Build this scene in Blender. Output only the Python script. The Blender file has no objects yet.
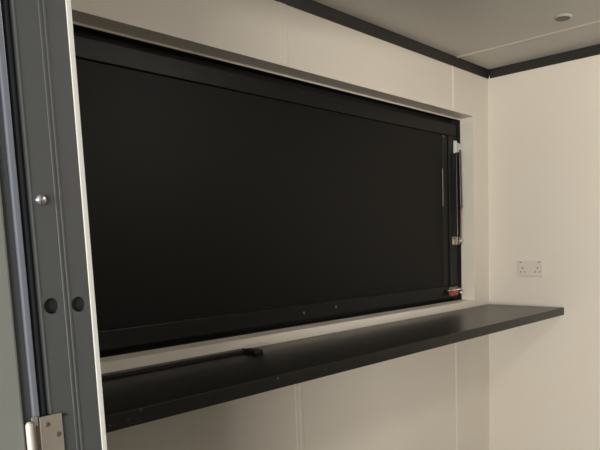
import bpy, bmesh, math, random
from mathutils import Vector, Matrix
random.seed(4)
PI = math.pi
C = bpy.context.scene
col = C.collection

# ------------------------------------------------------------------ camera
cd = bpy.data.cameras.new('camera'); cam = bpy.data.objects.new('camera', cd); col.objects.link(cam)
cam.location = (-3.1503, -1.7466, 1.3080)
cam.rotation_euler = (math.radians(83.095), math.radians(1.667), math.radians(-49.445))
cd.sensor_width = 36; cd.lens = 618.49/600*36
cd.shift_x = -0.10218; cd.shift_y = 0.15789
cd.clip_start = 0.02
C.camera = cam

# ------------------------------------------------------------------ world, lights, exposure
w = bpy.data.worlds.new('world'); C.world = w; w.use_nodes = True
bgn = w.node_tree.nodes['Background']
bgn.inputs['Color'].default_value = (0.80, 0.88, 1.0, 1); bgn.inputs['Strength'].default_value = 0.55

def area(name, loc, target, sx, sy, power, colr):
    l = bpy.data.lights.new(name, 'AREA'); l.shape = 'RECTANGLE'; l.size = sx; l.size_y = sy
    l.energy = power; l.color = colr
    o = bpy.data.objects.new(name, l); col.objects.link(o); o.location = loc
    o.rotation_euler = (Vector(target)-Vector(loc)).to_track_quat('-Z', 'Y').to_euler()
    return o
area('daylight_through_doorway', (-13.0, -5.9, 0.95), (-2.0, -1.2, 1.35), 9.0, 0.7, 2150, (1.0, 0.93, 0.83))
pl = bpy.data.lights.new('added_interior_fill', 'POINT'); pl.energy = 18.5; pl.shadow_soft_size = .09; pl.color = (1.0, .95, .87)  # added fill light with no fitting, shapes the brightness falloff on the walls
po = bpy.data.objects.new('added_interior_fill', pl); col.objects.link(po); po.location = (-1.15, -1.65, 2.08)

vs = C.view_settings
vs.view_transform = 'Standard'; vs.look = 'None'; vs.exposure = 0.0; vs.gamma = 1; vs.use_curve_mapping = False

# ------------------------------------------------------------------ materials
def mat(name, rgb, rough=.5, metal=0, noise=.0, nscale=20, bump=0, bscale=80, spec=.5, speck=None, coat=0):
    m = bpy.data.materials.new(name); m.use_nodes = True; nt = m.node_tree; N = nt.nodes; L = nt.links
    b = N['Principled BSDF']
    b.inputs['Base Color'].default_value = (*rgb, 1); b.inputs['Roughness'].default_value = rough
    b.inputs['Metallic'].default_value = metal; b.inputs['Specular IOR Level'].default_value = spec
    b.inputs['Coat Weight'].default_value = coat
    tc = N.new('ShaderNodeTexCoord')
    n = N.new('ShaderNodeTexNoise'); n.inputs['Scale'].default_value = nscale; n.inputs['Detail'].default_value = 4
    L.new(tc.outputs['Object'], n.inputs['Vector'])
    mx = N.new('ShaderNodeMix'); mx.data_type = 'RGBA'
    mx.inputs[6].default_value = (*[c*(1-noise) for c in rgb], 1); mx.inputs[7].default_value = (*[min(1, c*(1+noise)) for c in rgb], 1)
    L.new(n.outputs['Fac'], mx.inputs[0]); out = mx.outputs[2]
    if speck:
        v = N.new('ShaderNodeTexVoronoi'); v.inputs['Scale'].default_value = speck[0]
        L.new(tc.outputs['Object'], v.inputs['Vector'])
        lt = N.new('ShaderNodeMath'); lt.operation = 'LESS_THAN'; lt.inputs[1].default_value = speck[1]
        L.new(v.outputs['Distance'], lt.inputs[0])
        m2 = N.new('ShaderNodeMix'); m2.data_type = 'RGBA'; m2.inputs[7].default_value = (*speck[2], 1)
        L.new(lt.outputs[0], m2.inputs[0]); L.new(out, m2.inputs[6]); out = m2.outputs[2]
    L.new(out, b.inputs['Base Color'])
    if bump:
        n2 = N.new('ShaderNodeTexNoise'); n2.inputs['Scale'].default_value = bscale; n2.inputs['Detail'].default_value = 3
        L.new(tc.outputs['Object'], n2.inputs['Vector'])
        bp = N.new('ShaderNodeBump'); bp.inputs['Strength'].default_value = bump; bp.inputs['Distance'].default_value = .002
        L.new(n2.outputs['Fac'], bp.inputs['Height']); L.new(bp.outputs['Normal'], b.inputs['Normal'])
    return m

M = dict(
    wall=mat('cream_panel', (.715, .672, .605), .42, noise=.02, nscale=3, bump=.05),
    ceil=mat('ceiling_panel', (.59, .574, .535), .38, noise=.02, nscale=3, bump=.05),
    seam=mat('cream_joint_strip', (.73, .684, .606), .40, noise=.02),
    lining=mat('cream_lining', (.74, .69, .61), .40, noise=.04, nscale=9),
    black_trim=mat('black_cornice', (.012, .012, .010), .45, noise=.15),
    hatch=mat('black_hatch_sheet', (.0055, .0055, .005), .50, noise=.10, nscale=6, spec=.17),
    hatch_frame=mat('black_hatch_tube', (.0055, .0055, .0055), .42, noise=.10, spec=.25),
    rebate=mat('black_rebate', (.006, .006, .006), .7, noise=.1),
    worktop=mat('black_worktop', (.011, .0105, .0095), .30, spec=.32, noise=.12, nscale=14, bump=.15, bscale=160, speck=(9, .035, (.12, .12, .12))),
    lens=mat('brown_lens', (.10, .085, .07), .4, noise=.05),
    jamb=mat('lit_tone_lining', (.86, .81, .73), .4, noise=.02),  # paler than the walls, so hatch jamb and sill look more strongly lit
    chip=mat('grey_chip', (.075, .078, .076), .6, noise=.2, nscale=200),
    bar=mat('black_bar', (.055, .054, .048), .45, noise=.1),
    grey=mat('grey_door_frame', (.069, .073, .074), .45, noise=.04, nscale=30, bump=.08),
    gasket=mat('black_gasket', (.022, .024, .027), .6, noise=.1),
    lip=mat('blue_grey_lip', (.15, .165, .20), .35, noise=.04),
    leaf=mat('door_leaf_sheet', (.19, .20, .185), .5, noise=.03, nscale=4),
    white=mat('white_edge', (.62, .625, .60), .45, noise=.02),
    steel=mat('brushed_steel', (.62, .58, .52), .34, 1, noise=.08, nscale=60),
    hinge=mat('hinge_steel', (.50, .46, .40), .42, .75, noise=.06, nscale=60),
    pin=mat('hinge_barrel_cream', (.78, .70, .62), .4, .3, noise=.03),
    screw=mat('screw_brown', (.20, .16, .12), .45, .7, noise=.1),
    chrome=mat('chrome', (.80, .80, .78), .16, 1, noise=.02),
    strut=mat('black_strut', (.012, .012, .012), .25, noise=.1),
    red=mat('red_plastic', (.42, .035, .03), .4, noise=.05),
    brk=mat('pale_bracket', (.62, .64, .62), .4, .3, noise=.05),
    socket=mat('white_socket', (.66, .62, .56), .35, noise=.01),
    slot=mat('socket_slot', (.06, .05, .045), .6, noise=.05),
    floor=mat('grey_vinyl_floor', (.26, .25, .23), .5, noise=.10, nscale=30, bump=.1, speck=(60, .12, (.25,.24,.22))),
    ground=mat('concrete', (.36, .35, .33), .85, noise=.18, nscale=5, bump=.4),
)

# ------------------------------------------------------------------ mesh helpers
def box(bm, x0, x1, y0, y1, z0, z1, bev=0, seg=2):
    vs_ = [bm.verts.new((x, y, z)) for x in (x0, x1) for y in (y0, y1) for z in (z0, z1)]
    F = [(0, 1, 3, 2), (4, 6, 7, 5), (0, 4, 5, 1), (2, 3, 7, 6), (0, 2, 6, 4), (1, 5, 7, 3)]
    fs = [bm.faces.new([vs_[i] for i in f]) for f in F]
    if bev:
        es = list({e for f in fs for e in f.edges})
        bmesh.ops.bevel(bm, geom=es, offset=bev, segments=seg, profile=.5, affect='EDGES')
def lathe(bm, prof, origin, axis, n=32):
    """prof = [(radius, height)], revolved round axis through origin"""
    ax = Vector(axis).normalized(); q = Vector((0, 0, 1)).rotation_difference(ax).to_matrix()
    o = Vector(origin); rings = []
    for r, h in prof:
        if r < 1e-6: rings.append([bm.verts.new(o+q@Vector((0, 0, h)))])
        else: rings.append([bm.verts.new(o+q@Vector((r*math.cos(2*PI*i/n), r*math.sin(2*PI*i/n), h))) for i in range(n)])
    for a, b in zip(rings, rings[1:]):
        for i in range(n):
            j = (i+1) % n
            if len(a) == 1 and len(b) == 1: continue
            if len(a) == 1: bm.faces.new((a[0], b[i], b[j]))
            elif len(b) == 1: bm.faces.new((a[i], a[j], b[0]))
            else: bm.faces.new((a[i], a[j], b[j], b[i]))
def rod(bm, p0, p1, r, n=20, c=.001):
    p0 = Vector(p0); L = (Vector(p1)-p0).length; c = min(c, r*.4)
    lathe(bm, [(0, 0), (r-c, 0), (r, c), (r, L-c), (r-c, L), (0, L)], p0, Vector(p1)-p0, n)
def prism(bm, pts, axis, a0, a1):
    """polygon pts in the plane across axis, extruded from a0 to a1"""
    def P(u, v, a): return (a, u, v) if axis == 'x' else ((u, a, v) if axis == 'y' else (u, v, a))
    A = [bm.verts.new(P(u, v, a0)) for u, v in pts]; B = [bm.verts.new(P(u, v, a1)) for u, v in pts]
    n = len(pts); bm.faces.new(A[::-1]); bm.faces.new(B)
    for i in range(n): bm.faces.new((A[i], A[(i+1) % n], B[(i+1) % n], B[i]))
def wloc(o):
    v = Vector(o.location)
    while o.parent: o = o.parent; v += o.location
    return v
def obj(name, build, m, parent=None, smooth=False, at=None):
    bm = bmesh.new(); build(bm)
    bmesh.ops.recalc_face_normals(bm, faces=bm.faces)
    off = wloc(parent) if parent else Vector(at) if at else Vector((0, 0, 0))
    for v in bm.verts: v.co -= off
    me = bpy.data.meshes.new(name); bm.to_mesh(me); bm.free()
    me.materials.append(M[m])
    if smooth:
        for p in me.polygons: p.use_smooth = True
    o = bpy.data.objects.new(name, me); col.objects.link(o)
    if parent: o.parent = parent
    elif at: o.location = at
    if smooth: me.set_sharp_from_angle(angle=math.radians(40))
    return o
def tag(o, label=None, cat=None, group=None, kind=None):
    if label: o['label'] = label
    if cat: o['category'] = cat
    if group: o['group'] = group
    if kind: o['kind'] = kind
    return o
def thing(name, loc, label=None, cat=None, group=None, kind=None):
    o = bpy.data.objects.new(name, None); o.empty_display_size = .05; col.objects.link(o); o.location = loc
    return tag(o, label, cat, group, kind)
def struct(name, build, m, label, cat, parent=None):
    return tag(obj(name, build, m), label, cat, kind='structure')
def bx(*a, **k): return lambda bm: box(bm, *a, **k)
def many(*lst):
    def f(bm):
        for a in lst: box(bm, *a[:6], *(a[6:]))
    return f

# ------------------------------------------------------------------ dimensions (metres)
ZC = 2.2358                    # ceiling
XL = -2.7312                   # inner face of the doorway wall
YF = -2.30                     # inner face of wall opposite the hatch
TH = .0913                     # panel thickness
HX0, HX1, HZ0, HZ1 = -2.60, -.1591, .985, 1.971   # hatch opening
ZW, DW, TW = .950, .4442, .040 # worktop
DY0, DY1, DZ = -1.80, -.8966, 2.0   # doorway

# ------------------------------------------------------------------ room shell
struct('ground', bx(-16, 9, -11, 9, -.30, -.20), 'ground', 'grey concrete ground outside the doorway', 'ground')
struct('floor', bx(XL-TH, TH, YF-TH, TH, -.08, 0), 'floor', 'grey speckled vinyl floor of the unit', 'floor')
struct('ceiling', bx(XL-TH, TH, YF-TH, TH, ZC, ZC+.08), 'ceil', 'pale smooth panel ceiling with black edging', 'ceiling')
HXI = -.1450                   # the right jamb of the opening is slightly splayed
def back(bm):
    box(bm, XL-TH, HX0, 0, TH, 0, ZC)
    prism(bm, [(HX1, 0), (TH, 0), (TH, TH), (HXI, TH)], 'z', 0, ZC)
    for z0, z1 in ((0, HZ0), (HZ1, ZC)): prism(bm, [(HX0, 0), (HX1, 0), (HXI, TH), (HX0, TH)], 'z', z0, z1)
struct('wall_back', back, 'wall', 'cream panelled wall with the serving hatch opening', 'wall')
struct('wall_right', bx(0, TH, YF, 0, 0, ZC), 'wall', 'cream panelled wall carrying the double socket', 'wall')
struct('wall_front', bx(XL-TH, TH, YF-TH, YF, 0, ZC), 'wall', 'cream panelled wall facing the serving hatch', 'wall')
FR = .022
struct('wall_left', many((XL-TH, XL, DY1+FR, 0, 0, ZC), (XL-TH, XL, YF, DY0-FR, 0, ZC), (XL-TH, XL, DY0-FR, DY1+FR, DZ+FR, ZC)),
       'wall', 'cream end wall with the entrance doorway', 'wall')

# black cornice: small angled profile, wall A and wall B
CP, CB = .0138, 2.1908
def corn(u0): return
struct('trim_1', lambda bm: prism(bm, [(0, CB), (-.004, CB), (-CP, ZC-.004), (-CP, ZC), (0, ZC)], 'x', XL, 0), 'black_trim',
       'black cornice strip above the serving hatch', 'trim')
struct('trim_2', lambda bm: prism(bm, [(0, CB), (-.004, CB), (-CP, ZC-.004), (-CP, ZC), (0, ZC)], 'y', YF, -.0138), 'black_trim',
       'black cornice strip above the socket wall', 'trim')
# joint strips between the panels
def joint(xc, hw):   # shallow H-strip
    def f(bm):
        for z0, z1 in ((0, ZW-TW), (HZ1+.004, CB)):
            prism(bm, [(xc-hw, 0), (xc-hw+.005, -.0024), (xc-.003, -.0024), (xc, -.0006), (xc+.003, -.0024), (xc+hw-.005, -.0024), (xc+hw, 0)], 'z', z0, z1)
    return f
struct('trim_3', joint(-1.514, .022), 'seam', 'cream joint strip in the middle of the hatch wall', 'trim')
struct('trim_4', joint(-.356, .010), 'seam', 'narrow cream joint strip near the right end of the hatch wall', 'trim')
struct('trim_5', lambda bm: prism(bm, [(-.3348-.009, ZC), (-.3348-.006, ZC-.003), (-.3348+.006, ZC-.003), (-.3348+.009, ZC)], 'y', YF, -CP), 'lining',
       'thin pale joint line across the ceiling', 'trim')
# lining of the hatch opening: thin raised edge at its inner side
e = .004
struct('trim_6', bx(HX0, HXI, TH-.005, TH, HZ1-.006, HZ1), 'lining',
       'thin pale edge strip under the top of the hatch opening', 'trim')

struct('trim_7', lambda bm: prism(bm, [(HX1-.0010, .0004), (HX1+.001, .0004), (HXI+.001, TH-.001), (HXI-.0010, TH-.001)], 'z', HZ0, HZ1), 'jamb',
       'added lining on the right side of the hatch opening, whitened to look more lit', 'trim')

struct('trim_8', lambda bm: prism(bm, [(HX0, .0004), (HX1-.001, .0004), (HXI-.001, TH-.001), (HX0, TH-.001)], 'z', HZ0-.0005, HZ0+.0008), 'jamb',  # thin added overlay, brightens the sill by colour
       'added sill lining along the bottom of the hatch opening, whitened to look more lit', 'trim')

# ------------------------------------------------------------------ entrance door: frame, leaf and hinge
door = thing('door_1', (-2.78, DY1, 0), 'grey entrance door frame with the door standing open', 'door', kind='structure')
y0 = DY1
JA, JB, RA, RB, JC = -2.8105, -2.7435, -2.7795, -2.7697, -2.7362
hole1, hole2 = (-2.7955, 1.2390), (-2.7590, 1.2380)
def jamb(bm):
    box(bm, JA, JB, y0, y0+FR, 0, DZ+FR, .0015)
jo = obj('frame', jamb, 'grey', door)
cut = []
for hx_, hz_ in (hole1, hole2):
    c = obj('cutter', lambda bm: rod(bm, (hx_, y0-.01, hz_), (hx_, y0+.016, hz_), .0106, 40, .0001), 'gasket', door); cut.append(c)
    md = jo.modifiers.new('hole', 'BOOLEAN'); md.operation = 'DIFFERENCE'; md.object = c; md.solver = 'EXACT'
dg = bpy.context.evaluated_depsgraph_get(); dg.update()
nm = bpy.data.meshes.new_from_object(jo.evaluated_get(dg)); jo.modifiers.clear(); jo.data = nm
nm.materials.clear(); nm.materials.append(M['grey'])
for c in cut: bpy.data.objects.remove(c)
for hx_, hz_ in (hole1, hole2):
    obj('hole_plug', lambda bm: lathe(bm, [(.0104, .006), (.0104, .0005), (.0092, 0), (.003, .001), (0, .001)], (hx_, y0+.008, hz_), (0, 1, 0), 36), 'gasket', door, smooth=True)
obj('frame', many((JA, JB, DY0-FR, DY0, 0, DZ+FR, .0015), (JA, JB, DY0, DY1, DZ, DZ+FR, .0015)), 'grey', door)
# twin bead running up the face
def bead(bm):
    for xx in (RA+.0018, RB-.0018):
        prism(bm, [(xx-.0026, y0+.001), (xx-.0016, y0-.0006), (xx, y0-.0010), (xx+.0016, y0-.0006), (xx+.0026, y0+.001)], 'z', 0, DZ)
    prism(bm, [(JA, y0+.002), (JA+.0006, y0-.0008), (JA+.0020, y0-.0008), (JA+.0035, y0+.001)], 'z', 0, DZ)
obj('bead', bead, 'grey', door, smooth=True)
obj('white_edge', many((JB, JC, y0-.001, y0+FR, 0, DZ+FR, .001), (JB, JC, DY0-FR, DY0+.001, 0, DZ+FR, .001), (JB, JC, DY0, DY1, DZ-.001, DZ+FR, .001)), 'white', door)
obj('gasket', lambda bm: [box(bm, -2.826, JA, y0+.010, y0+FR, 0, DZ+FR),
                          rod(bm, (-2.8165, y0+.009, 0), (-2.8165, y0+.009, DZ), .0042)], 'gasket', door, smooth=True)
obj('outer_lip', many((-2.8320, -2.8240, y0-.001, y0+.05, 0, DZ+.05, .0015)), 'lip', door)
obj('outer_frame', bx(-2.8430, -2.8320, y0+.005, y0+.040, 0, DZ+.03, .001), 'grey', door)
obj('threshold', bx(XL-TH, XL, DY0, DY1, 0, .012, .002), 'steel', door)
leaf = obj('leaf', bx(-2.8440-.88, -2.8440, y0-.001, y0+.044, .02, 1.985, .003), 'leaf', door)
tag(leaf, 'pale grey inner face of the opened door')
hd = obj('door_handle', lambda bm: [box(bm, -3.68, -3.64, y0-.010, y0-.001, .93, 1.09, .003),
                               rod(bm, (-3.66, y0-.010, 1.05), (-3.66, y0-.055, 1.05), .009),
                               rod(bm, (-3.665, y0-.050, 1.05), (-3.54, y0-.050, 1.05), .009)], 'steel', leaf, smooth=True)
# chrome stud
obj('stud', lambda bm: lathe(bm, [(.0078, 0), (.0078, .001), (.0070, .0035), (.0048, .0058), (.002, .0068), (0, .007)], (-2.7985, y0, 1.3785), (0, -1, 0), 32), 'chrome', door, smooth=True)
# butt hinge
PX0, PX1, PZ = -2.8262, -2.7968, 1.0935
hg = obj('hinge_plate', bx(PX0, PX1, y0-.0035, y0-.0003, .992, PZ, .0006), 'hinge', door)
tag(hg, 'bare steel butt hinge plate with screws')
def kn(bm):
    box(bm, -2.8360, -2.8285, y0-.0045, y0-.0015, 1.0835, 1.0955, .0005)
    box(bm, -2.8360, -2.8320, y0-.0045, y0-.0015, 1.045, 1.0840, .0005)
    box(bm, -2.8360, -2.8270, y0-.0045, y0-.0015, 1.030, 1.045, .0005)
obj('knuckle', kn, 'hinge', hg)
obj('knuckle_gap', bx(-2.8318, -2.8264, y0-.0020, y0-.0012, 1.045, 1.0835), 'screw', hg)
obj('barrel', lambda bm: [rod(bm, (-2.8402, y0-.0055, .99), (-2.8402, y0-.0055, 1.0885), .0046, 24),
                          lathe(bm, [(.0036, 0), (.0036, .001), (.002, .0026), (0, .003)], (-2.8402, y0-.0055, 1.0885), (0, 0, 1), 24)], 'pin', hg, smooth=True)
for sx, sz in ((-2.8162, 1.0818), (-2.8035, 1.0655), (-2.8150, 1.035), (-2.8035, 1.012)):
    def scr(bm, sx=sx, sz=sz):
        lathe(bm, [(.0036, 0), (.0036, .0004), (.0026, .0009), (0, .0009)], (sx, y0-.0034, sz), (0, -1, 0), 24)
        for a, b in ((.0022, .0004), (.0004, .0022)): box(bm, sx-a, sx+a, y0-.0046, y0-.0041, sz-b, sz+b)
    obj('screw', scr, 'screw', hg)
obj('frame_dark_strip', bx(PX1, -2.7885, y0-.0004, y0+.0005, 1.087, 1.0905), 'gasket', door)  # thin dark strip flush with the frame beside the hinge plate
obj('screw', lambda bm: lathe(bm, [(.0016, 0), (.0014, .0008), (0, .001)], (-2.7895, y0-.0002, 1.0885), (0, -1, 0), 16), 'gasket', door)
# step below the doorway
st = obj('door_step', lambda bm: [box(bm, XL-TH-.42, XL-TH-.005, DY0+.02, DY1-.02, -.10, -.06, .006),
                                  box(bm, XL-TH-.40, XL-TH-.36, DY0+.06, DY0+.10, -.20, -.10), box(bm, XL-TH-.40, XL-TH-.36, DY1-.10, DY1-.06, -.20, -.10),
                                  box(bm, XL-TH-.06, XL-TH-.02, DY0+.06, DY0+.10, -.20, -.10), box(bm, XL-TH-.06, XL-TH-.02, DY1-.10, DY1-.06, -.20, -.10)],
        'steel', at=(XL-TH-.2, -1.35, -.2))
tag(st, 'low steel step standing on the ground outside the doorway', 'step')

# ------------------------------------------------------------------ serving hatch
fr = struct('window_1', lambda bm: [
    box(bm, HX0-.05, HX0, TH, .165, HZ0-.05, HZ1+.05), box(bm, HXI, HXI+.05, TH, .165, HZ0-.05, HZ1+.05),
    box(bm, HX0, HXI, TH, .165, HZ1, HZ1+.05), box(bm, HX0, HXI, TH, .165, HZ0-.05, HZ0),
    box(bm, HX0, HXI, .148, .165, HZ1-.06, HZ1), box(bm, HX0, HXI, .148, .165, HZ0, HZ0+.05),
    box(bm, HX0, HX0+.05, .148, .165, HZ0+.05, HZ1-.06), box(bm, HXI-.05, HXI, .148, .165, HZ0+.05, HZ1-.06)],
    'rebate', 'black outer frame lining the serving hatch opening', 'window frame')

flap = thing('hatch_shutter', (-1.38, .12, 1.004), 'large black serving hatch shutter closed across the wall opening', 'shutter')
FX0, FX1, FZ0, FZ1 = -2.575, -.168, 1.004, 1.941
FW = .064; FY0, FY1 = .100, .146
obj('panel', lambda bm: box(bm, FX0+.02, FX1-.02, .111, .144, FZ0+.02, FZ1-.02), 'hatch', flap)
obj('rail', bx(FX0, FX1, FY0, FY1, FZ1-FW, FZ1, .004, 3), 'hatch_frame', flap)
obj('rail', bx(FX0, FX1, FY0, FY1, FZ0, FZ0+FW, .004, 3), 'hatch_frame', flap)
obj('stile', bx(FX1-.078, FX1, FY0, FY1, FZ0+FW, FZ1-FW, .004, 3), 'hatch_frame', flap)
obj('stile', bx(FX0, FX0+.066, FY0, FY1, FZ0+FW, FZ1-FW, .004, 3), 'hatch_frame', flap)
obj('inner_stile', bx(-.300, FX1-.078, .108, .142, FZ0+FW, FZ1-FW, .003, 3), 'hatch_frame', flap)
obj('edge_highlight', lambda bm: rod(bm, (-.3005, .1065, 1.50), (-.3005, .1065, 1.70), .0011), 'hinge', flap, smooth=True)  # pale thin rod modelled in place of the highlight along the stile edge
for bx_, bz_, by_ in ((-1.371, 1.034, .1), (-1.175, 1.041, .1), (-.287, 1.868, .108)):
    obj('bolt', lambda bm: lathe(bm, [(.0072, 0), (.0072, .0012), (.0045, .0030), (0, .0034)], (bx_, by_, bz_), (0, -1, 0), 20), 'chip', flap, smooth=True)
# gas strut at the right
gs = thing('gas_strut', (-.190, .070, 1.30), 'slim black gas strut hanging at the right side of the hatch', 'gas strut')
obj('top_bracket', lambda bm: [box(bm, -.208, -.180, .088, .0985, 1.786, 1.852, .002),
                               prism(bm, [(-.195, 1.838), (-.180, 1.832), (-.166, 1.832), (-.166, 1.800), (-.180, 1.800), (-.195, 1.790)], 'y', .070, .090)], 'brk', gs)
obj('cylinder', lambda bm: [rod(bm, (-.186, .072, 1.805), (-.174, .072, 1.49), .0080, 24, .003)], 'strut', gs, smooth=True)
obj('rod', lambda bm: rod(bm, (-.174, .072, 1.50), (-.180, .072, 1.325), .0042, 20), 'screw', gs, smooth=True)
obj('parallel_rod', lambda bm: rod(bm, (-.196, .086, 1.79), (-.190, .086, 1.335), .0045, 16), 'strut', gs, smooth=True)  # thin dark rod running alongside the cylinder
def joint_end(bm):
    lathe(bm, [(0, -.013), (.008, -.010), (.0125, 0), (.008, .010), (0, .013)], (-.180, .072, 1.314), (0, 1, 0), 20)
    rod(bm, (-.180, .072, 1.314), (-.180, .099, 1.314), .006)
    box(bm, -.232, -.176, .090, .0995, 1.292, 1.338, .003)
    for p in ((-.222, 1.328), (-.186, 1.300), (-.216, 1.300)):
        rod(bm, (p[0], .078, p[1]), (p[0], .092, p[1]), .0065, 6)
    rod(bm, (-.204, .070, 1.334), (-.172, .070, 1.296), .0035, 12)
obj('ball_joint', joint_end, 'steel', gs, smooth=True)
# latch at the bottom right corner
la = thing('hatch_latch', (-.22, .08, 1.01), 'small metal latch with a red grip at the bottom right corner of the hatch', 'latch')
obj('plate', bx(-.265, -.175, .0935, .0997, 1.018, 1.064, .002), 'screw', la)
obj('grip', lambda bm: [box(bm, -.290, -.228, .062, .076, 1.018, 1.040, .005, 3)], 'red', la)
def bolt_(bm):
    rod(bm, (-.300, .082, 1.046), (-.164, .082, 1.046), .0055)
    for xx in (-.240, -.205, -.178): rod(bm, (xx-.004, .082, 1.046), (xx+.004, .082, 1.046), .0105, 24)
    rod(bm, (-.196, .095, 1.030), (-.196, .064, 1.030), .0065, 20)
    lathe(bm, [(0, -.008), (.006, -.006), (.0095, 0), (.006, .006), (0, .008)], (-.190, .062, 1.030), (0, 1, 0), 20)
obj('slide_bolt', bolt_, 'steel', la, smooth=True)
obj('spring', lambda bm: [rod(bm, (-.168-.003*k, .070, 1.022+.004*k), (-.168-.003*k+.001, .078, 1.034+.004*k), .0028, 10) for k in range(5)], 'strut', la, smooth=True)

# ------------------------------------------------------------------ worktop, bar, batten
wt = obj('worktop', bx(-2.70, -.001, -DW, -.0005, ZW-TW, ZW, .003, 3), 'worktop', at=(-1.35, -.22, ZW-TW))
tag(wt, 'long black worktop shelf fixed below the serving hatch', 'worktop')
br = thing('flat_bar', (-2.2, -.02, ZW), 'thin black flat bar lying on the worktop against the hatch wall', 'bar')
obj('strip', bx(-2.69, -1.775, -.052, -.003, ZW, ZW+.005, .001), 'bar', br)
obj('front_edge', bx(-2.69, -1.800, -.066, -.052, ZW, ZW+.009, .001), 'rebate', br)
obj('end_block', bx(-1.822, -1.785, -.122, -.050, ZW, ZW+.012, .002), 'rebate', br)
for k, (cx_, cz_, cr_) in enumerate(((-2.429, .944, .0042), (-2.462, .930, .0028), (-2.007, .940, .0045), (-2.505, .925, .0030), (-1.816, .932, .0028), (-1.54, .936, .0024), (-1.93, .945, .0026))):
    def chip(bm):
        n = 9; vs2 = [(cx_+cr_*random.uniform(.6, 1.1)*math.cos(2*PI*i/n), cz_+cr_*random.uniform(.6, 1.1)*math.sin(2*PI*i/n)) for i in range(n)]
        prism(bm, vs2, 'y', -DW-.0003, -DW+.001)
    obj('chip_mark', chip, 'chip', wt)
bt = obj('support_batten', lambda bm: prism(bm, [(-.02, ZW-TW), (-.395, ZW-TW), (-.385, .900), (-.34, .888), (-.02, .888)], 'x', -.022, -.0005), 'lining', at=(-.01, -.2, .888))
tag(bt, 'cream support batten under the right end of the worktop', 'batten')

# ------------------------------------------------------------------ double socket on the right wall
SY0, SY1, SZ0, SZ1 = -.3293, -.1800, 1.1125, 1.1985
so = thing('double_socket', (0, -.2547, SZ0), 'white double power socket on the right wall above the worktop', 'socket')
obj('face_plate', bx(-.0095, -.0004, SY0, SY1, SZ0, SZ1, .003, 3), 'socket', so)
for s, yc in ((1, -.212), (-1, -.297)):
    swy = yc+s*.011
    obj('switch', lambda bm: prism(bm, [(-.0094, 1.1730), (-.0130, 1.1730), (-.0104, 1.1900), (-.0094, 1.1900)], 'y', swy-.0065, swy+.0065), 'socket', so)
    obj('switch_mark', bx(-.0122, -.0094, swy-.0060, swy+.0060, 1.1862, 1.1900, .0004), 'slot', so)
    def slots(bm, yc=yc):
        box(bm, -.0100, -.0094, yc-.0028, yc+.0028, 1.152, 1.1615)
        for q in (-1, 1): box(bm, -.0100, -.0094, yc+q*.0115-.0038, yc+q*.0115+.0038, 1.1335, 1.1385)
    obj('pin_slots', slots, 'slot', so)
for q in (SY0+.013, SY1-.013):
    obj('screw', lambda bm: lathe(bm, [(.0028, 0), (.0024, .0006), (0, .0006)], (-.0095, q, 1.157), (-1, 0, 0), 16), 'steel', so)

# ------------------------------------------------------------------ round cover on the ceiling
rc = thing('ceiling_cover', (-.5, -.631, ZC), 'small round white cover with a dark lens on the ceiling', 'ceiling cover')
obj('rim', lambda bm: lathe(bm, [(.039, 0), (.039, .0015), (.033, .0065), (.031, .0070), (0, .0070)], (-.500, -.6310, ZC), (0, 0, -1), 40), 'white', rc, smooth=True)
obj('lens', lambda bm: lathe(bm, [(.0312, .0066), (.0300, .0078), (0, .0082)], (-.500, -.6310, ZC), (0, 0, -1), 40), 'lens', rc, smooth=True)
